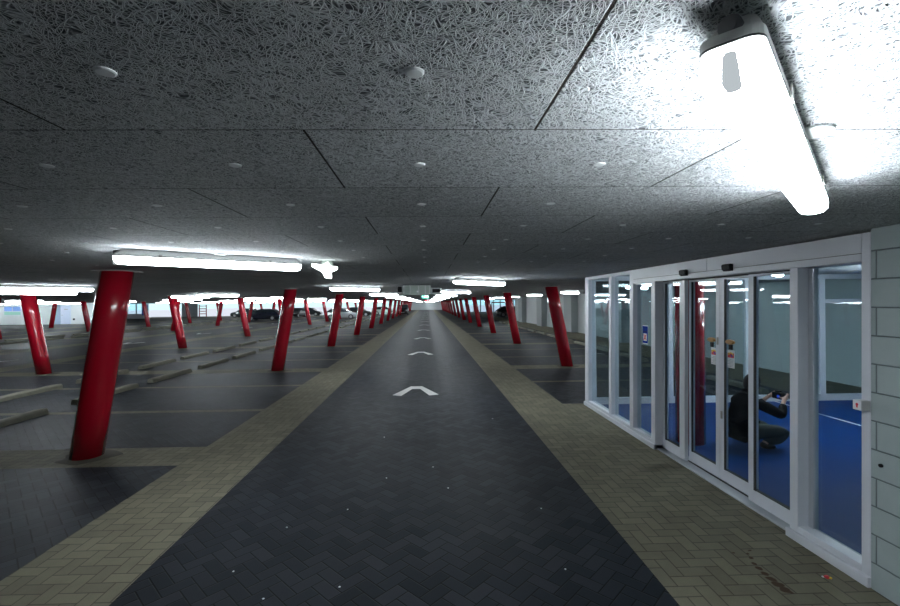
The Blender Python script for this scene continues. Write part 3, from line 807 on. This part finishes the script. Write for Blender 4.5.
P_grey = car_paint('dark_grey_car_paint', (0.035, 0.045, 0.05)); P_silver = car_paint('silver_car_paint', (0.50, 0.53, 0.55)); P_white = car_paint('white_car_paint', (0.7, 0.7, 0.7))
for (paint, suv, X, Y, rz, lab) in (
        (P_blue, False, -20.3, 55.4, PI, 'dark blue saloon parked side-on between the red columns'),
        (P_black, False, -20.0, 68.0, -PI / 2 - 0.15, 'black car parked facing the camera, pale headlights showing'),
        (P_grey, False, -19.8, 74.5, 0.0, 'dark grey car parked side-on behind a thin column at the open edge'),
        (P_silver, False, -11.1, 57.6, 0.0, 'silver car parked side-on near the middle lane'),
        (P_black, False, -10.7, 68.6, 0.0, 'black car parked just behind the silver one'),
        (P_white, False, -7.4, 77.2, 0.0, 'small white car half hidden by the far columns'),
        (P_black, True, -3.95, 74.0, -PI / 2, 'tall black car facing the camera at the lane edge'),
        (P_black, False, 11.2, 58.0, 0.0, 'dark vehicle past the end of the pilaster wall'),
        (P_grey, False, -28.6, 70.0, PI, 'dark car parked far off beside the second double row')):
    c = make_car(paint, suv); c.location = (X, Y, 0.0); c.rotation_euler = (0, 0, rz); tag(c, lab, 'car', 'parked cars')

# ------------------------------------------------------------------ crouching person in the lobby
def skin_mesh(name, nodes, edges, root_i, mat, parent, sub=2):
    me = bpy.data.meshes.new(name)
    me.from_pydata([n[0] for n in nodes], edges, [])
    o = bpy.data.objects.new(name, me); link(o, parent)
    sk = o.modifiers.new('skin', 'SKIN'); sk.use_smooth_shade = True; sk.branch_smoothing = 0.6
    ly = me.skin_vertices[0].data
    for i, n in enumerate(nodes):
        r = n[1]; ly[i].radius = r if isinstance(r, tuple) else (r, r); ly[i].use_root = (i == root_i)
    sb = o.modifiers.new('subdivision', 'SUBSURF'); sb.levels = sub; sb.render_levels = sub
    me.materials.append(mat)
    return o

pr = empty('person', (4.335, 5.66, 0.012), 0.12)
tag(pr, 'person in dark jacket and olive trousers crouching on the blue lobby floor', 'person')
# x forward, y to the person's left, z up
N, E_ = [], []
def v(p, r, frm=None):
    N.append((p, r)); i = len(N) - 1
    if frm is not None: E_.append((frm, i))
    return i
pel = v((-0.22, 0, 0.27), 0.12)
ab_ = v((-0.27, 0, 0.40), 0.115, pel); ch = v((-0.25, 0, 0.54), 0.125, ab_); ub = v((-0.19, 0, 0.64), 0.09, ch)
nk = v((-0.15, 0, 0.71), 0.055, ub); hd0 = v((-0.11, 0, 0.77), 0.07, nk); hd1 = v((-0.10, 0, 0.84), 0.08, hd0)
idx = {}
for sg in (1, -1):
    sh = v((-0.17, sg * 0.17, 0.61), 0.058, ub); el = v((0.13, sg * 0.20, 0.45), 0.042, sh)
    wr_ = v((0.225, sg * 0.135, 0.585), 0.028, el); pm = v((0.275, sg * 0.108, 0.640), 0.028, wr_)
    for q, (dz, ln) in enumerate(((0.036, .030), (0.018, .040), (0.000, .040), (-0.018, .030))):
        f1 = v((0.335, sg * 0.100, 0.655 + dz), 0.0095, pm); f2 = v((0.352, sg * (0.098 - ln), 0.657 + dz), 0.008, f1)
    th = v((0.245, sg * 0.085, 0.645), 0.010, pm); th2 = v((0.240, sg * 0.055, 0.660), 0.0085, th)
    hp = v((-0.18, sg * 0.10, 0.25), 0.098, pel); kn = v((0.255, sg * (0.17 if sg > 0 else 0.12), 0.215), 0.062, hp)
    sn = v((0.10, sg * 0.14, 0.13), 0.055, kn); an = v((-0.07, sg * 0.13, 0.09), 0.040, sn); toe = v((0.04, sg * 0.13, 0.035), 0.032, an)
skin_mesh('body', N, E_, pel, M['skin'], pr)
# jacket
N, E_ = [], []
a0 = v((-0.215, 0, 0.20), 0.135); a = v((-0.235, 0, 0.29), 0.150, a0); b = v((-0.285, 0, 0.40), 0.140, a); c = v((-0.26, 0, 0.54), 0.150, b); d = v((-0.195, 0, 0.645), 0.105, c); e_ = v((-0.15, 0, 0.72), 0.086, d); e2_ = v((-0.135, 0, 0.765), 0.084, e_)
for sg in (1, -1):
    s1 = v((-0.17, sg * 0.17, 0.61), 0.078, d); s2 = v((0.0, sg * 0.195, 0.525), 0.066, s1); s3 = v((0.135, sg * 0.205, 0.445), 0.060, s2); s4 = v((0.225, sg * 0.134, 0.582), 0.044, s3)
skin_mesh('jacket', N, E_, a, M['jacket'], pr)
N, E_ = [], []
a = v((-0.21, 0, 0.235), 0.125)
for sg in (1, -1):
    h = v((-0.17, sg * 0.10, 0.235), 0.112, a); md = v((0.08, sg * 0.13, 0.235), 0.092, h); k_ = v((0.265, sg * (0.17 if sg > 0 else 0.12), 0.21), 0.076, md)
    s_ = v((0.13, sg * 0.14, 0.125), 0.066, k_); n_ = v((-0.06, sg * 0.13, 0.105), 0.055, s_)
skin_mesh('trousers', N, E_, a, M['trousers'], pr)
for sg in (1, -1):
    N, E_ = [], []
    a = v((-0.10, sg * 0.13, 0.075), (0.05, 0.045)); b = v((-0.03, sg * 0.13, 0.055), (0.052, 0.048), a); c = v((0.06, sg * 0.13, 0.04), (0.045, 0.038), b); d = v((0.10, sg * 0.13, 0.034), (0.034, 0.03), c)
    skin_mesh('shoe', N, E_, 0, M['shoe'], pr)
# head with face, and hair
def head_mesh(grow=0.0, hair=False):
    bm = bmesh.new()
    bmesh.ops.create_uvsphere(bm, u_segments=32, v_segments=24, radius=1.0)
    for q in bm.verts:
        x, y, z = q.co
        sx, sy, sz = 0.098, 0.078, 0.118
        if z < -0.2: sy *= 1 - 0.28 * min(1, (-0.2 - z) / 0.8)
        px, py, pz = x * sx, y * sy, z * sz
        if not hair and x > 0.55:
            if abs(y) < 0.22 and -0.42 < z < 0.12: px += 0.022 * (1 - abs(y) / 0.22) * (0.12 - z) / 0.54      # nose
            if 0.06 < z < 0.28 and 0.2 < abs(y) < 0.55: px -= 0.010                                             # eye sockets
            if -0.62 < z < -0.52 and abs(y) < 0.35: px += 0.006                                                 # lips
        q.co = (px * (1 + grow), py * (1 + grow), pz * (1 + grow))
    if hair:
        dead = [q for q in bm.verts if (q.co.x > 0.045 and q.co.z < 0.055) or q.co.z < -0.122]
        bmesh.ops.delete(bm, geom=dead, context='VERTS')
    for fc in bm.faces: fc.smooth = True
    return bm
hroot = obj('head', head_mesh(), M['skin'], pr); hroot.location = (-0.095, 0, 0.835); hroot.rotation_euler = (0, 0.30, 0)
for sg in (1, -1):
    bm = bmesh.new(); bmesh.ops.create_uvsphere(bm, u_segments=12, v_segments=8, radius=0.011)
    for q in bm.verts: q.co += Vector((0.082, sg * 0.030, 0.018))
    obj('eye', bm, M['white_sign'], hroot)
    bm = bmesh.new(); bmesh.ops.create_uvsphere(bm, u_segments=12, v_segments=8, radius=1.0)
    for q in bm.verts: q.co = Vector((q.co.x * 0.016 + 0.0, q.co.y * 0.008 + sg * 0.078, q.co.z * 0.028))
    obj('ear', bm, M['skin'], hroot)
hair = obj('hair', head_mesh(0.14, True), M['hair'], hroot)
so_ = hair.modifiers.new('thickness', 'SOLIDIFY'); so_.thickness = 0.012
# camera held in both hands
cm = empty('camera', (4.335, 5.66, 0.012), 0.12)
tag(cm, 'black photo camera with long lens held by the crouching person', 'camera')
bm = bmesh.new(); box(bm, 0.262, 0.325, -0.066, 0.066, 0.615, 0.70); box(bm, 0.268, 0.32, -0.03, 0.03, 0.70, 0.725)
obj('camera_body', bm, M['black'], cm, 0.008)
bm = bmesh.new(); cyl(bm, (0.325, 0, 0.655), (0.40, 0, 0.650), 0.036, 24); cyl(bm, (0.40, 0, 0.650), (0.455, 0, 0.646), 0.040, 24); obj('lens', bm, M['black'], cm)
bm = bmesh.new(); cyl(bm, (0.455, 0, 0.646), (0.457, 0, 0.646), 0.033, 24); obj('front_glass', bm, M['lens_glass'], cm)
bm = bmesh.new(); box(bm, 0.259, 0.262, -0.05, -0.012, 0.635, 0.668); obj('lit_screen', bm, M['blue_led'], cm)

# ------------------------------------------------------------------ litter
lt = empty('candy_wrapper', (2.755, 2.985, 0)); tag(lt, 'crumpled red and orange candy wrapper on the sandy paving', 'litter')
rng = random.Random(11)
for nm, mt, cx, cy, r in (('red_foil', M['red_print'], 0, 0, 0.022), ('orange_foil', M['yellow_print'], 0.022, -0.012, 0.014), ('white_tip', M['white_sign'], -0.022, 0.014, 0.010)):
    cx, cy, r = cx * 0.8, cy * 0.8, r * 0.8
    bm = bmesh.new(); bmesh.ops.create_icosphere(bm, subdivisions=2, radius=r)
    for q in bm.verts: q.co = q.co * rng.uniform(0.7, 1.15); q.co.z = max(q.co.z * 0.6 + r * 0.45, 0.001); q.co.x += cx; q.co.y += cy
    obj(nm, bm, mt, lt)
bm = bmesh.new(); bmesh.ops.create_icosphere(bm, subdivisions=2, radius=0.007)
for q in bm.verts: q.co.z = max(q.co.z * 0.5 + 0.004, 0.0005); q.co.x *= rng.uniform(0.8, 1.3)
speck = obj('paper_scrap', bm, M['white_sign'])
SP = [(-1.24, 3.86), (-0.77, 4.17), (-0.64, 6.4), (0.05, 5.2), (-0.47, 4.9), (0.2, 4.6), (1.05, 4.1), (1.07, 7.3), (-0.62, 3.03), (-1.43, 3.24), (-1.1, 2.93), (0.98, 3.16)]
whr = ['on the dark lane near the sandy left edging', 'on the dark lane before the first chevron']
for i, (x, y) in enumerate(SP):
    o = speck if i == 0 else speck.copy()
    if i: col.objects.link(o)
    o.location = (x, y, 0); o.rotation_euler = (0, 0, i * 1.3)
    tag(o, 'tiny white scrap lying on the dark block paving of the near lane', 'litter', 'white scraps on the lane')

# ------------------------------------------------------------------ world, camera, view
w = bpy.data.worlds.new('daylight'); sc.world = w; w.use_nodes = True
nt = w.node_tree; nt.nodes.clear()
out = nt.nodes.new('ShaderNodeOutputWorld'); bg = nt.nodes.new('ShaderNodeBackground')
tc = nt.nodes.new('ShaderNodeTexCoord'); sp_ = nt.nodes.new('ShaderNodeSeparateXYZ'); nt.links.new(tc.outputs['Generated'], sp_.inputs[0])
cr = nt.nodes.new('ShaderNodeValToRGB')
cr.color_ramp.elements[0].position = 0.0; cr.color_ramp.elements[0].color = (0.55, 0.80, 0.86, 1)
cr.color_ramp.elements[1].position = 0.06; cr.color_ramp.elements[1].color = (0.90, 0.97, 1.0, 1)
nt.links.new(sp_.outputs[2], cr.inputs[0]); nt.links.new(cr.outputs[0], bg.inputs[0])
bg.inputs[1].default_value = 0.55
nt.links.new(bg.outputs[0], out.inputs[0])

cd = bpy.data.cameras.new('photo_camera'); cam = bpy.data.objects.new('photo_camera', cd); link(cam)
F = 440.0; yaw = math.atan(11.5 / F); roll = 0.011
fw = Vector((math.sin(yaw), math.cos(yaw), 0)); r0 = Vector((math.cos(yaw), -math.sin(yaw), 0)); u0 = Vector((0, 0, 1))
rt = r0 * math.cos(roll) - u0 * math.sin(roll); up = u0 * math.cos(roll) + r0 * math.sin(roll)
cam.matrix_world = Matrix(((rt.x, up.x, -fw.x, 0), (rt.y, up.y, -fw.y, 0), (rt.z, up.z, -fw.z, CAM_H), (0, 0, 0, 1)))
cd.sensor_fit = 'HORIZONTAL'; cd.sensor_width = 36.0; cd.lens = F * 36 / 900
cd.shift_x = 11.5 / 900; cd.clip_start = 0.05; cd.clip_end = 600
sc.camera = cam
sc.view_settings.view_transform = 'Standard'; sc.view_settings.look = 'None'
sc.view_settings.exposure = 1.38; sc.view_settings.gamma = 1.0; sc.view_settings.use_curve_mapping = False
sc.cycles.use_denoising = True
sc.cycles.max_bounces = 8; sc.cycles.transparent_max_bounces = 16
sc.cycles.sample_clamp_indirect = 6.0
